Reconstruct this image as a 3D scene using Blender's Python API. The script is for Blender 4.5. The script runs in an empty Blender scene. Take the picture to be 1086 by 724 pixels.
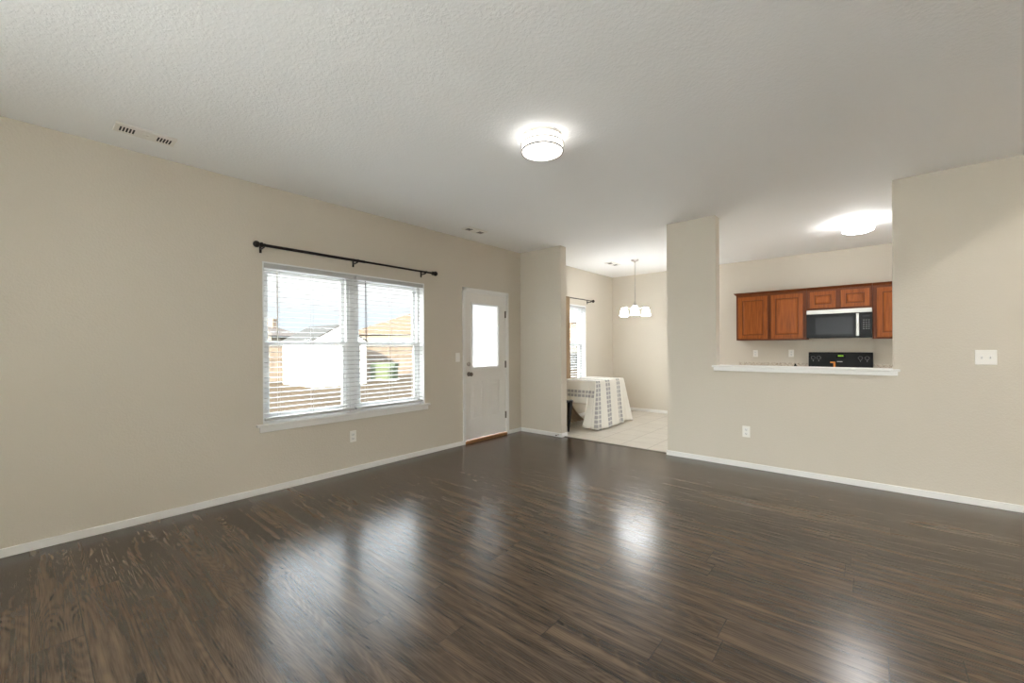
import bpy, bmesh, math, random
from mathutils import Vector, Matrix
random.seed(7)
C = bpy.context.scene.collection
S = bpy.context.scene
R = math.radians

# ------------------------------------------------------------------ camera
cam = bpy.data.objects.new('camera', bpy.data.cameras.new('camera'))
C.objects.link(cam)
yaw, roll = R(40.647), R(-0.30)
F = Vector((-math.sin(yaw), math.cos(yaw), 0)); Rt = Vector((math.cos(yaw), math.sin(yaw), 0)); U = Vector((0, 0, 1))
R3 = math.cos(roll) * Rt + math.sin(roll) * U
U3 = -math.sin(roll) * Rt + math.cos(roll) * U
m = Matrix.Identity(4)
for i in range(3):
    m[i][0] = R3[i]; m[i][1] = U3[i]; m[i][2] = -F[i]
m[2][3] = 1.2861
cam.matrix_world = m
cam.data.sensor_width = 36.0
cam.data.lens = 14.6146
cam.data.shift_y = 6.5168 / 1086
cam.data.clip_start = 0.02
cam.data.clip_end = 500
S.camera = cam

# ------------------------------------------------------------------ view, sky, sun
S.view_settings.view_transform = 'Standard'
S.view_settings.look = 'None'
S.view_settings.exposure = 0.35
S.view_settings.gamma = 1.0
S.view_settings.use_curve_mapping = False
SKY_LOW, SKY_HIGH, SKY_REAR = 0.90, 10.0, 15.0
SUN_STRENGTH = 42.0
LAMP_LIVING, LAMP_KITCHEN, LAMP_CHANDELIER, LAMP_FOYER_ADDED = 5.0, 46.0, 46.0, 170.0
w = bpy.data.worlds.new('sky'); S.world = w; w.use_nodes = True
nt = w.node_tree; nt.nodes.clear()
tc = nt.nodes.new('ShaderNodeTexCoord'); sx = nt.nodes.new('ShaderNodeSeparateXYZ')
nt.links.new(tc.outputs['Generated'], sx.inputs[0])
rp = nt.nodes.new('ShaderNodeValToRGB'); nt.links.new(sx.outputs['Z'], rp.inputs[0])
cr = rp.color_ramp
cr.elements[0].position = 0.0; cr.elements[0].color = (SKY_LOW * .80, SKY_LOW * .87, SKY_LOW * .95, 1)
cr.elements[1].position = 0.30; cr.elements[1].color = (SKY_HIGH * .91, SKY_HIGH * .97, SKY_HIGH * 1.06, 1)
e = cr.elements.new(0.085); e.color = (SKY_LOW * .88, SKY_LOW * .93, SKY_LOW * 1.0, 1)
e = cr.elements.new(0.12); e.color = (SKY_LOW * 1.05, SKY_LOW * 1.06, SKY_LOW * 1.08, 1)
e = cr.elements.new(0.19); e.color = (SKY_LOW * 1.7, SKY_LOW * 1.74, SKY_LOW * 1.76, 1)
# bright lobe added to the sky facing the rear windows, to light the room
dot = nt.nodes.new('ShaderNodeVectorMath'); dot.operation = 'DOT_PRODUCT'
dot.inputs[1].default_value = (0.05, -0.77, 0.64)
nt.links.new(tc.outputs['Generated'], dot.inputs[0])
mr = nt.nodes.new('ShaderNodeMapRange'); mr.interpolation_type = 'SMOOTHSTEP'
mr.inputs['From Min'].default_value = 0.2; mr.inputs['From Max'].default_value = 1.0
mr.inputs['To Min'].default_value = 0.0; mr.inputs['To Max'].default_value = SKY_REAR
nt.links.new(dot.outputs['Value'], mr.inputs['Value'])
add = nt.nodes.new('ShaderNodeMixRGB'); add.blend_type = 'ADD'; add.inputs[0].default_value = 1
nt.links.new(rp.outputs[0], add.inputs[1]); nt.links.new(mr.outputs[0], add.inputs[2])
bg = nt.nodes.new('ShaderNodeBackground'); nt.links.new(add.outputs[0], bg.inputs[0])
wo = nt.nodes.new('ShaderNodeOutputWorld'); nt.links.new(bg.outputs[0], wo.inputs[0])
sun = bpy.data.objects.new('sun', bpy.data.lights.new('sun', 'SUN')); C.objects.link(sun)
sun.data.energy = SUN_STRENGTH; sun.data.angle = R(0.6); sun.data.color = (1.0, .90, .76)
sd = Vector((-0.69, 0.724, -math.tan(R(11.5)))).normalized()
sun.rotation_euler = sd.to_track_quat('-Z', 'Y').to_euler()
sun.location = (8, -6, 9)
S.cycles.max_bounces = 14; S.cycles.diffuse_bounces = 8; S.cycles.transparent_max_bounces = 16
S.cycles.sample_clamp_indirect = 12.0
S.cycles.caustics_reflective = False
S.cycles.denoising_prefilter = 'ACCURATE'

# ------------------------------------------------------------------ room measures (metres)
A, B, D, H = -4.089, 4.969, 8.02, 2.743
GZ = -0.15                     # yard level

# ------------------------------------------------------------------ materials
class NB:
    def __init__(s, name):
        s.m = bpy.data.materials.new(name); s.m.use_nodes = True
        s.t = s.m.node_tree; s.t.nodes.clear()
        s.out = s.t.nodes.new('ShaderNodeOutputMaterial')
    def n(s, typ, **kw):
        x = s.t.nodes.new(typ)
        for k, v in kw.items(): setattr(x, k, v)
        return x
    def l(s, a, b): s.t.links.new(a, b)
    def put(s, sock, v):
        if hasattr(v, 'is_output') or isinstance(v, bpy.types.NodeSocket): s.l(v, sock)
        else: sock.default_value = v
    def math(s, op, a, b=0.0, c=0.0):
        x = s.n('ShaderNodeMath', operation=op)
        s.put(x.inputs[0], a); s.put(x.inputs[1], b); s.put(x.inputs[2], c)
        return x.outputs[0]
    def mix(s, f, a, b, mode='MIX'):
        x = s.n('ShaderNodeMixRGB', blend_type=mode)
        s.put(x.inputs[0], f)
        for q, v in ((1, a), (2, b)):
            if isinstance(v, tuple) and len(v) == 3: v = v + (1,)
            s.put(x.inputs[q], v)
        return x.outputs[0]
    def ramp(s, f, stops):
        x = s.n('ShaderNodeValToRGB'); s.put(x.inputs[0], f)
        els = x.color_ramp.elements
        els[0].position, els[0].color = stops[0][0], tuple(stops[0][1]) + (1,)
        els[1].position, els[1].color = stops[-1][0], tuple(stops[-1][1]) + (1,)
        for p, c in stops[1:-1]:
            q = els.new(p); q.color = tuple(c) + (1,)
        return x.outputs[0]
    def noise(s, vec, scale, detail=3.0, rough=0.5, dist=0.0):
        x = s.n('ShaderNodeTexNoise'); s.put(x.inputs['Vector'], vec)
        x.inputs['Scale'].default_value = scale; x.inputs['Detail'].default_value = detail
        x.inputs['Roughness'].default_value = rough; x.inputs['Distortion'].default_value = dist
        return x.outputs[0]
    def vec(s, x, y, z=0.0):
        v = s.n('ShaderNodeCombineXYZ')
        for i, q in enumerate((x, y, z)): s.put(v.inputs[i], q)
        return v.outputs[0]
    def obj(s): return s.n('ShaderNodeTexCoord').outputs['Object']
    def xyz(s, v):
        x = s.n('ShaderNodeSeparateXYZ'); s.l(v, x.inputs[0]); return x.outputs
    def bump(s, h, strength, dist=0.002):
        x = s.n('ShaderNodeBump'); x.inputs['Strength'].default_value = strength
        x.inputs['Distance'].default_value = dist; s.l(h, x.inputs['Height']); return x.outputs[0]
    def bsdf(s, col=(.8, .8, .8), rough=0.5, metal=0.0, spec=0.5, normal=None, **kw):
        p = s.n('ShaderNodeBsdfPrincipled')
        if isinstance(col, tuple) and len(col) == 3: col = col + (1,)
        s.put(p.inputs['Base Color'], col); s.put(p.inputs['Roughness'], rough)
        s.put(p.inputs['Metallic'], metal); s.put(p.inputs['Specular IOR Level'], spec)
        if normal is not None: s.l(normal, p.inputs['Normal'])
        for k, v in kw.items(): s.put(p.inputs[k], v)
        return p
    def done(s, shader):
        s.l(shader.outputs[0], s.out.inputs[0]); return s.m

def simple(name, col, rough=0.5, metal=0.0, spec=0.5, var=0.04, scale=30.0, bump=0.0):
    b = NB(name); o = b.obj(); nz = b.noise(o, scale)
    dk = tuple(c * (1 - var) for c in col); lt = tuple(min(1, c * (1 + var)) for c in col)
    c = b.mix(nz, dk, lt)
    nrm = b.bump(nz, bump) if bump else None
    return b.done(b.bsdf(c, rough, metal, spec, nrm))

def paint(name, col, scale, strength, rough=0.75, dist=0.004):
    b = NB(name); o = b.obj()
    n1 = b.noise(o, scale, 2.0, .5); n2 = b.noise(o, 1.3, 2.0, .5)
    c = b.mix(n2, tuple(x * .985 for x in col), tuple(min(1, x * 1.015) for x in col))
    h = b.ramp(n1, [(.42, (0, 0, 0)), (.62, (1, 1, 1))])
    return b.done(b.bsdf(c, rough, 0, .3, b.bump(h, strength, dist)))

M = {}
M['wall'] = paint('beige_wall_paint', (.62, .567, .482), 75, .13)
M['ceiling'] = paint('ceiling_texture', (.91, .91, .905), 60, .20)
M['trim'] = simple('white_trim_paint', (.80, .79, .765), .38, var=.01)
M['vinyl'] = simple('white_window_vinyl', (.82, .83, .83), .35, var=.01)
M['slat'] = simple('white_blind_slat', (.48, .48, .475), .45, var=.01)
M['plastic'] = simple('white_wall_plastic', (.83, .81, .76), .35, var=.01)
M['doorpaint'] = simple('off_white_door_paint', (.78, .755, .715), .42, var=.012)
M['bronze'] = simple('dark_bronze_metal', (.022, .018, .017), .38, .6, var=.1)
M['nickel'] = simple('brushed_nickel', (.46, .43, .39), .36, 1.0, var=.05)
M['darknickel'] = simple('dark_nickel', (.20, .175, .15), .35, 1.0, var=.08)
M['steel'] = simple('stainless_steel', (.42, .405, .38), .38, 1.0, var=.04)
M['blackglass'] = simple('black_appliance_glass', (.006, .006, .006), .25, 0, .10, var=.1)
M['blackenamel'] = simple('black_enamel', (.008, .008, .008), .35, 0, .15, var=.1)
M['greymark'] = simple('grey_panel_marking', (.35, .35, .34), .5)
M['slot'] = simple('vent_dark_opening', (.02, .02, .02), .8)
M['threshold'] = simple('oak_threshold', (.30, .14, .05), .45, var=.2, scale=18)
M['blackmetal'] = simple('black_painted_metal', (.018, .018, .018), .35, .3, var=.1)
M['greyrubber'] = simple('grey_stool_corner', (.22, .23, .24), .45)
M['orange'] = simple('orange_plastic', (.85, .30, .03), .4)
M['curtain'] = simple('tan_curtain_cloth', (.50, .39, .27), .9, 0, .1, var=.1, scale=60, bump=.2)
M['palewood'] = simple('pale_table_wood', (.50, .44, .35), .5, var=.1)
M['rubber'] = simple('white_rubber', (.7, .7, .68), .6)
M['shedwhite'] = simple('white_shed_siding', (.78, .77, .72), .6, 0, 0, var=.02)
M['shedroof'] = simple('grey_shingles', (.025, .025, .0245), .9, 0, 0, var=.18, scale=14)
M['brownroof'] = simple('brown_shingles', (.26, .19, .14), .9, 0, 0, var=.15, scale=6)
M['greyroof'] = simple('weathered_grey_shingles', (.042, .037, .034), .9, 0, 0, var=.15, scale=6)
M['cream'] = simple('cream_siding', (.075, .067, .054), .8, 0, 0, var=.03)
M['tanroof'] = simple('tan_shingles', (.042, .031, .022), .9, 0, 0, var=.10, scale=5)
M['utilgreen'] = simple('pale_green_cabinet_paint', (.034, .040, .024), .5, 0, 0, var=.05)
M['concrete'] = simple('concrete_pad', (.44, .435, .42), .9, 0, 0, var=.1)
M['paleconcrete'] = simple('pale_bounce_concrete', (.86, .86, .85), .9, 0, 0, var=.03)
M['darkwin'] = simple('dark_window_glass', (.012, .012, .013), .2, 0, .15)
M['siding'] = simple('pale_bounce_siding', (.62, .60, .56), .8, 0, 0, var=.03)

b = NB('window_glass')
fr = b.n('ShaderNodeFresnel'); fr.inputs[0].default_value = 1.45
tr = b.n('ShaderNodeBsdfTransparent'); gl = b.n('ShaderNodeBsdfGlossy'); gl.inputs['Roughness'].default_value = .02
tr.inputs[0].default_value = (.96, .98, .97, 1)
gm = b.n('ShaderNodeNewGeometry'); ff = b.math('MULTIPLY', fr.outputs[0], b.math('SUBTRACT', 1.0, gm.outputs['Backfacing']))
mx = b.n('ShaderNodeMixShader'); b.l(ff, mx.inputs[0]); b.l(tr.outputs[0], mx.inputs[1]); b.l(gl.outputs[0], mx.inputs[2])
M['glass'] = b.done(mx)

b = NB('frosted_door_glass')     # closed white mini blinds between the panes
tl = b.n('ShaderNodeBsdfTranslucent'); tl.inputs[0].default_value = (.42, .425, .42, 1)
pr = b.bsdf((.85, .85, .84), .2)
ts = b.n('ShaderNodeBsdfTransparent'); ts.inputs[0].default_value = (.9, .92, .92, 1)
m0 = b.n('ShaderNodeMixShader'); m0.inputs[0].default_value = .12; b.l(tl.outputs[0], m0.inputs[1]); b.l(ts.outputs[0], m0.inputs[2])
m1 = b.n('ShaderNodeMixShader'); m1.inputs[0].default_value = .10; b.l(m0.outputs[0], m1.inputs[1]); b.l(pr.outputs[0], m1.inputs[2])
M['frost'] = b.done(m1)

def glow(name, col, strength):
    b = NB(name); e = b.n('ShaderNodeEmission'); e.inputs[0].default_value = col + (1,); e.inputs[1].default_value = strength
    return b.done(e)
M['lampglow'] = glow('lit_lamp_glass', (1.0, .97, .92), LAMP_LIVING)
M['kitglow'] = glow('lit_kitchen_lamp_glass', (.99, .99, 1.0), LAMP_KITCHEN)
M['shadeglow'] = glow('lit_chandelier_glass', (.96, .985, 1.0), LAMP_CHANDELIER)
M['foyerglow'] = glow('added_foyer_globe', (1.0, .97, .93), LAMP_FOYER_ADDED)
M['display'] = glow('green_clock_display', (.35, .75, .05), .7)

# dark wood plank floor, boards run along X
b = NB('dark_oak_planks'); o = b.obj(); X, Y, Z = b.xyz(o)
PW, PL = 0.165, 1.25
row = b.math('FLOOR', b.math('DIVIDE', Y, PW))
wn = b.n('ShaderNodeTexWhiteNoise', noise_dimensions='1D'); b.l(row, wn.inputs['W'])
xs = b.math('ADD', X, b.math('MULTIPLY', wn.outputs['Value'], PL * 3.7))
col = b.math('FLOOR', b.math('DIVIDE', xs, PL))
w2 = b.n('ShaderNodeTexWhiteNoise', noise_dimensions='3D'); b.l(b.vec(row, col, 3.0), w2.inputs['Vector'])
rnd = w2.outputs['Value']
seed = b.math('MULTIPLY', rnd, 60.0)
g1 = b.noise(b.vec(b.math('MULTIPLY', X, .75), b.math('MULTIPLY', Y, 6.0), seed), 1.0, .6, .4, .2)
rings = b.math('ABSOLUTE', b.math('SINE', b.math('MULTIPLY', g1, 105.0)))
ringm = b.ramp(rings, [(.0, (1, 1, 1)), (.22, (.6, .6, .6)), (.5, (0, 0, 0))])
fine = b.noise(b.vec(b.math('MULTIPLY', X, 6.0), b.math('MULTIPLY', Y, 160.0), seed), 1.0, 3.0, .6)
cloud = b.noise(b.vec(b.math('MULTIPLY', X, 1.3), b.math('MULTIPLY', Y, 24.0), b.math('ADD', seed, 9.0)), 1.0, 3.0, .6)
patch = b.noise(b.vec(b.math('MULTIPLY', X, 2.6), b.math('MULTIPLY', Y, 7.0), b.math('ADD', seed, 21.0)), 1.0, 2.0, .5)
base = b.ramp(rnd, [(0, (.022, .0140, .0092)), (.35, (.058, .0385, .0255)), (.7, (.036, .0240, .0162)), (1, (.098, .0655, .0425))])
base = b.mix(b.math('MULTIPLY', b.ramp(cloud, [(.46, (0, 0, 0)), (.66, (1, 1, 1))]), .75), base, (.150, .100, .064))
base = b.mix(b.math('MULTIPLY', b.ramp(cloud, [(.30, (1, 1, 1)), (.45, (0, 0, 0))]), .65), base, (.014, .010, .008))
base = b.mix(b.math('MULTIPLY', b.ramp(patch, [(.50, (0, 0, 0)), (.75, (1, 1, 1))]), .55), base, (.022, .016, .013))
base = b.mix(b.math('MULTIPLY', ringm, b.math('MULTIPLY', cloud, .55)), base, (.115, .083, .056))
base = b.mix(b.math('MULTIPLY', b.ramp(rings, [(.62, (0, 0, 0)), (1, (1, 1, 1))]), .30), base, (.014, .0095, .007))
base = b.mix(b.math('MULTIPLY', b.ramp(fine, [(.42, (0, 0, 0)), (.70, (1, 1, 1))]), .55), base, (.140, .102, .072))
fy = b.math('FRACT', b.math('DIVIDE', Y, PW)); fx = b.math('FRACT', b.math('DIVIDE', xs, PL))
def edge(f, wd):
    d = b.math('MINIMUM', f, b.math('SUBTRACT', 1.0, f))
    return b.math('LESS_THAN', d, wd)
gap = b.math('MAXIMUM', edge(fy, .010), edge(fx, .0016))
base = b.mix(b.math('MULTIPLY', gap, .6), base, (.015, .010, .008))
hgt = b.math('SUBTRACT', b.math('MULTIPLY', cloud, .6), gap)
rg = b.math('ADD', .20, b.math('MULTIPLY', cloud, .06))
M['wood'] = b.done(b.bsdf(base, rg, 0, .50, b.bump(hgt, .04, .0008)))

# pale ceramic floor tile
b = NB('pale_floor_tile'); o = b.obj(); X, Y, Z = b.xyz(o)
TS = .365
tx = b.math('DIVIDE', b.math('ADD', X, 2.13), TS); ty = b.math('DIVIDE', b.math('ADD', Y, .10), TS)
w2 = b.n('ShaderNodeTexWhiteNoise', noise_dimensions='3D'); b.l(b.vec(b.math('FLOOR', tx), b.math('FLOOR', ty), 0.0), w2.inputs['Vector'])
nz = b.noise(o, 5.0, 4.0, .6)
cc = b.mix(nz, (.58, .53, .45), (.74, .70, .62)); cc = b.mix(b.math('MULTIPLY', w2.outputs['Value'], .22), cc, (.56, .51, .43))
gx = b.math('FRACT', tx); gy = b.math('FRACT', ty)
gap = b.math('MAXIMUM', edge(gx, .010), edge(gy, .010))
cc = b.mix(gap, cc, (.36, .31, .25))
M['tile'] = b.done(b.bsdf(cc, .38, 0, .5, b.bump(b.math('SUBTRACT', 1.0, gap), .4, .002)))

# cherry cabinet wood
b = NB('cherry_cabinet_wood'); o = b.obj(); X, Y, Z = b.xyz(o)
g = b.noise(b.vec(b.math('MULTIPLY', X, 40.0), b.math('MULTIPLY', Y, 40.0), b.math('MULTIPLY', Z, 3.0)), 1.0, 3.0, .6, .4)
c2 = b.ramp(g, [(.3, (.20, .050, .008)), (.55, (.29, .078, .012)), (.8, (.35, .105, .018))])
M['cherry'] = b.done(b.bsdf(c2, .40, 0, .22))
M['cherrydark'] = simple('dark_glaze_shade_cherry', (.13, .034, .008), .42, 0, .22, var=.15, scale=20)  # dark cherry for groove glaze; body and crown take edge shading as colour

# granite
b = NB('speckled_granite'); o = b.obj()
v = b.n('ShaderNodeTexVoronoi'); v.inputs['Scale'].default_value = 70; b.l(o, v.inputs['Vector'])
c3 = b.ramp(b.noise(o, 55, 4, .7), [(.3, (.10, .08, .07)), (.42, (.50, .42, .34)), (.6, (.68, .62, .53)), (.75, (.36, .27, .20))])
vg_ = b.n('ShaderNodeRGBToBW'); b.l(v.outputs['Color'], vg_.inputs[0])
c3 = b.mix(.45, c3, vg_.outputs[0], 'SOFT_LIGHT')
M['granite'] = b.done(b.bsdf(c3, .2, 0, .5))

# striped tablecloth (UV: metres on the cloth)
b = NB('striped_cotton_cloth'); uvn = b.n('ShaderNodeUVMap'); uvn.uv_map = 'cloth'; u, v_, _ = b.xyz(uvn.outputs[0])
band = 0.0; cross = 1.0
for b0, b1 in ((5.405, 5.510), (5.675, 5.790), (5.965, 6.105), (6.335, 6.440)):
    ins = b.math('MULTIPLY', b.math('GREATER_THAN', v_, b0), b.math('LESS_THAN', v_, b1))
    band = b.math('ADD', band, ins)
    mid_ = b.math('LESS_THAN', b.math('ABSOLUTE', b.math('SUBTRACT', v_, (b0 + b1) / 2)), .012)
    cross = b.math('MULTIPLY', cross, b.math('SUBTRACT', 1.0, mid_))
bx = b.math('FRACT', b.math('DIVIDE', u, .068)); blk = b.math('LESS_THAN', bx, .70)
sub = cross
thr = b.math('ADD', .45, b.math('MULTIPLY', b.math('FRACT', b.math('DIVIDE', u, .012)), .4))
fac = b.math('MULTIPLY', band, b.math('ADD', .20, b.math('MULTIPLY', b.math('MULTIPLY', blk, sub), b.math('MULTIPLY', thr, .75))))
cl = b.mix(fac, (.84, .81, .74), (.24, .24, .26))
wv = b.noise(b.vec(b.math('MULTIPLY', u, 300), b.math('MULTIPLY', v_, 300)), 1.0, 2.0)
M['cloth'] = b.done(b.bsdf(cl, .9, 0, .1, b.bump(wv, .2, .001)))

# yard, fence, brick
b = NB('dry_grass_yard'); o = b.obj()
c4 = b.mix(b.noise(o, .8, 5, .65), (.021, .0158, .0110), (.032, .0245, .0170)); c4 = b.mix(b.math('MULTIPLY', b.noise(o, 22, 3, .7), .5), c4, (.040, .031, .0215))
M['yard'] = b.done(b.bsdf(c4, .95, 0, 0.0, b.bump(b.noise(o, 40, 3), .5, .03)))
b = NB('weathered_cedar_boards'); o = b.obj(); X, Y, Z = b.xyz(o)
g = b.noise(b.vec(b.math('MULTIPLY', X, 7.0), b.math('MULTIPLY', Y, 7.0), b.math('MULTIPLY', Z, .8)), 1.0, 3.0, .6)
M['fence'] = b.done(b.bsdf(b.ramp(g, [(.3, (.046, .037, .029)), (.7, (.082, .066, .052))]), .9, 0, 0.0))
M['palefence'] = simple('pale_grey_fence_boards', (.06, .0585, .055), .9, 0, .0, var=.12, scale=3)
b = NB('orange_brick'); o = b.obj(); X, Y, Z = b.xyz(o)
br = b.n('ShaderNodeTexBrick'); b.l(b.vec(b.math('ADD', X, Y), Z), br.inputs['Vector'])
br.inputs['Scale'].default_value = 1.0; br.inputs['Brick Width'].default_value = .24; br.inputs['Row Height'].default_value = .08
br.inputs['Mortar Size'].default_value = .012
br.inputs['Color1'].default_value = (.08, .050, .032, 1); br.inputs['Color2'].default_value = (.10, .065, .042, 1); br.inputs['Mortar'].default_value = (.12, .11, .09, 1)
M['brick'] = b.done(b.bsdf(br.outputs['Color'], .9, 0, .1))

# ------------------------------------------------------------------ mesh builder
class MB:
    def __init__(s): s.bm = bmesh.new()
    def box(s, x0, x1, y0, y1, z0, z1, bev=0.0, seg=2):
        t = bmesh.new()
        r = bmesh.ops.create_cube(t, size=1.0)
        bmesh.ops.scale(t, vec=(abs(x1 - x0), abs(y1 - y0), abs(z1 - z0)), verts=t.verts)
        bmesh.ops.translate(t, vec=((x0 + x1) / 2, (y0 + y1) / 2, (z0 + z1) / 2), verts=t.verts)
        if bev > 0:
            bmesh.ops.bevel(t, geom=list(t.edges), offset=bev, segments=seg, affect='EDGES', profile=.5)
        return s._merge(t)
    def _merge(s, t, mat=None):
        if mat is not None: t.transform(mat)
        me = bpy.data.meshes.new('tmp'); t.to_mesh(me); t.free(); s.bm.from_mesh(me); bpy.data.meshes.remove(me)
        return s
    def rod(s, p, q, r0, r1=None, n=16):
        p, q = Vector(p), Vector(q); d = q - p
        t = bmesh.new()
        bmesh.ops.create_cone(t, cap_ends=True, segments=n, radius1=r0, radius2=r0 if r1 is None else r1, depth=d.length)
        mt = Matrix.Translation((p + q) / 2) @ d.to_track_quat('Z', 'Y').to_matrix().to_4x4()
        return s._merge(t, mt)
    def ball(s, c, r, sc=(1, 1, 1), n=20):
        t = bmesh.new(); bmesh.ops.create_uvsphere(t, u_segments=n, v_segments=n // 2 + 2, radius=r)
        return s._merge(t, Matrix.Translation(c) @ Matrix.Diagonal((*sc, 1)))
    def lathe(s, prof, c=(0, 0, 0), n=40, closed=False):
        t = bmesh.new(); rings = []
        for r, z in prof:
            if r < 1e-6: rings.append([t.verts.new((0, 0, z))])
            else: rings.append([t.verts.new((r * math.cos(2 * math.pi * k / n), r * math.sin(2 * math.pi * k / n), z)) for k in range(n)])
        pairs = list(zip(rings, rings[1:])) + ([(rings[-1], rings[0])] if closed else [])
        for a, b_ in pairs:
            for k in range(n):
                q = (k + 1) % n
                if len(a) == 1 and len(b_) > 1: t.faces.new((a[0], b_[k], b_[q]))
                elif len(b_) == 1 and len(a) > 1: t.faces.new((a[k], b_[0], a[q]))
                elif len(a) > 1: t.faces.new((a[k], b_[k], b_[q], a[q]))
        bmesh.ops.recalc_face_normals(t, faces=t.faces)
        return s._merge(t, Matrix.Translation(c))
    def prism(s, pts, axis, a0, a1):
        """polygon in the two other axes, extruded along axis"""
        t = bmesh.new()
        def P(p, v):
            q = list(p); q.insert('xyz'.index(axis), v); return t.verts.new(q)
        a = [P(p, a0) for p in pts]; c = [P(p, a1) for p in pts]
        t.faces.new(a); t.faces.new(c[::-1])
        for k in range(len(pts)):
            q = (k + 1) % len(pts); t.faces.new((a[k], c[k], c[q], a[q]))
        bmesh.ops.recalc_face_normals(t, faces=t.faces)
        return s._merge(t)
    def frustum(s, x0, x1, z0, z1, y, x2, x3, z2, z3, y2):
        """raised panel: rectangle at depth y rising to a smaller one at depth y2"""
        t = bmesh.new()
        a = [t.verts.new(p) for p in ((x0, y, z0), (x1, y, z0), (x1, y, z1), (x0, y, z1))]
        c = [t.verts.new(p) for p in ((x2, y2, z2), (x3, y2, z2), (x3, y2, z3), (x2, y2, z3))]
        t.faces.new(a); t.faces.new(c)
        for k in range(4):
            q = (k + 1) % 4; t.faces.new((a[k], a[q], c[q], c[k]))
        bmesh.ops.recalc_face_normals(t, faces=t.faces)
        return s._merge(t)
    def tube(s, pts, r, n=10):
        """smooth tube through points"""
        pts = [Vector(p) for p in pts]; t = bmesh.new(); rings = []
        for i, p in enumerate(pts):
            d = (pts[min(i + 1, len(pts) - 1)] - pts[max(i - 1, 0)]).normalized()
            mt = d.to_track_quat('Z', 'Y').to_matrix()
            rr = r[i] if isinstance(r, (list, tuple)) else r
            rings.append([t.verts.new(p + mt @ Vector((rr * math.cos(2 * math.pi * k / n), rr * math.sin(2 * math.pi * k / n), 0))) for k in range(n)])
        for a, c in zip(rings, rings[1:]):
            for k in range(n):
                q = (k + 1) % n; t.faces.new((a[k], c[k], c[q], a[q]))
        t.faces.new(rings[0]); t.faces.new(rings[-1][::-1])
        bmesh.ops.recalc_face_normals(t, faces=t.faces)
        return s._merge(t)
    def build(s, name, mat, parent=None, smooth=None, shift=None):
        me = bpy.data.meshes.new(name)
        if shift: bmesh.ops.translate(s.bm, vec=shift, verts=s.bm.verts)
        s.bm.to_mesh(me); s.bm.free()
        me.materials.append(mat if not isinstance(mat, str) else M[mat])
        if smooth is not None:
            try: me.set_sharp_from_angle(angle=R(smooth))
            except Exception: pass
            for p in me.polygons: p.use_smooth = True
        o = bpy.data.objects.new(name, me); C.objects.link(o)
        if parent is not None: o.parent = parent
        return o

def thing(name, label, cat, loc=(0, 0, 0), rz=0.0, group=None):
    o = bpy.data.objects.new(name, None); C.objects.link(o); o.empty_display_size = .1
    o.location = loc; o.rotation_euler = (0, 0, rz)
    o['label'] = label; o['category'] = cat
    if group: o['group'] = group
    return o
def tag(o, label, cat, group=None):
    o['label'] = label; o['category'] = cat
    if group: o['group'] = group
    return o
def struct(o): o['kind'] = 'structure'; return o
def sroot(name, loc=(0, 0, 0), rz=0.0):
    o = bpy.data.objects.new(name, None); C.objects.link(o); o.location = loc; o.rotation_euler = (0, 0, rz)
    o.empty_display_size = .1
    return struct(o)
def dup(root, loc, rz=None, label=None, group=None):
    r = root.copy(); C.objects.link(r); r.location = loc
    if rz is not None: r.rotation_euler = (0, 0, rz)
    if label: r['label'] = label
    if group: r['group'] = group
    for ch in list(root.children):
        c = ch.copy(); C.objects.link(c); c.parent = r
        for g in ch.children:
            d = g.copy(); C.objects.link(d); d.parent = c
    return r

def wall_boxes(mb, fixed, t0, t1, u0, u1, z0, z1, holes):
    """wall of thickness t0..t1 on axis `fixed`, spanning u0..u1, z0..z1, with rectangular holes (u0,u1,z0,z1)"""
    us = sorted({u0, u1, *[h[0] for h in holes], *[h[1] for h in holes]})
    for a, c in zip(us, us[1:]):
        mid = (a + c) / 2; hs = sorted([(h[2], h[3]) for h in holes if h[0] < mid < h[1]])
        z = z0
        for h0, h1 in hs + [(z1, z1)]:
            if h0 - z > 1e-4:
                if fixed == 'x': mb.box(t0, t1, a, c, z, h0)
                else: mb.box(a, c, t0, t1, z, h0)
            z = max(z, h1)

# ------------------------------------------------------------------ shell
WIN = (1.36, 3.135, .612, 2.068)          # living window: Y0, Y1, Z0, Z1
DOOR = (3.785, 4.628, 0.0, 2.048)
DWIN = (6.00, 6.925, .612, 2.068)
FX = 1.42                                  # where the living room ceiling ends and the tall foyer starts
YR = -1.75                                 # rear wall
mb = MB(); wall_boxes(mb, 'x', A - .16, A, YR - .16, D + .16, 0, H + .02, [WIN, DOOR, DWIN]); struct(mb.build('wall_left', 'wall'))
mb = MB(); mb.box(A, -3.341, B, B + .134, 0, H); struct(mb.build('wall_stub', 'wall'))
mb = MB(); wall_boxes(mb, 'y', B, B + .15, -1.826, 4.2, 0, H, [(-1.286, .163, 1.055, H)]); mb.box(FX, 4.2, B, B + .15, H, 5.4); struct(mb.build('wall_right', 'wall'))
mb = MB(); mb.box(A, 1.5, D, D + .16, 0, H); struct(mb.build('wall_far', 'wall'))
KWIN_ADDED = (5.4, 7.3, .95, 2.35)
mb = MB(); wall_boxes(mb, 'x', 1.3, 1.45, B + .15, D, 0, H, [KWIN_ADDED]); struct(mb.build('wall_kitchen', 'wall'))
RW_ADDED = [(-2.65, -1.4, .12, 2.4), (-1.0, .05, .12, 2.4), (.25, 1.3, .12, 2.4)]
mb = MB(); wall_boxes(mb, 'y', YR - .16, YR, A, 4.2, 0, H, RW_ADDED); mb.box(FX, 4.2, YR - .16, YR, H, 5.4); struct(mb.build('wall_rear', 'wall'))
mb = MB(); mb.box(4.2, 4.35, YR - .16, B + .15, 0, 5.4); struct(mb.build('wall_foyer', 'wall'))
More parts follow.
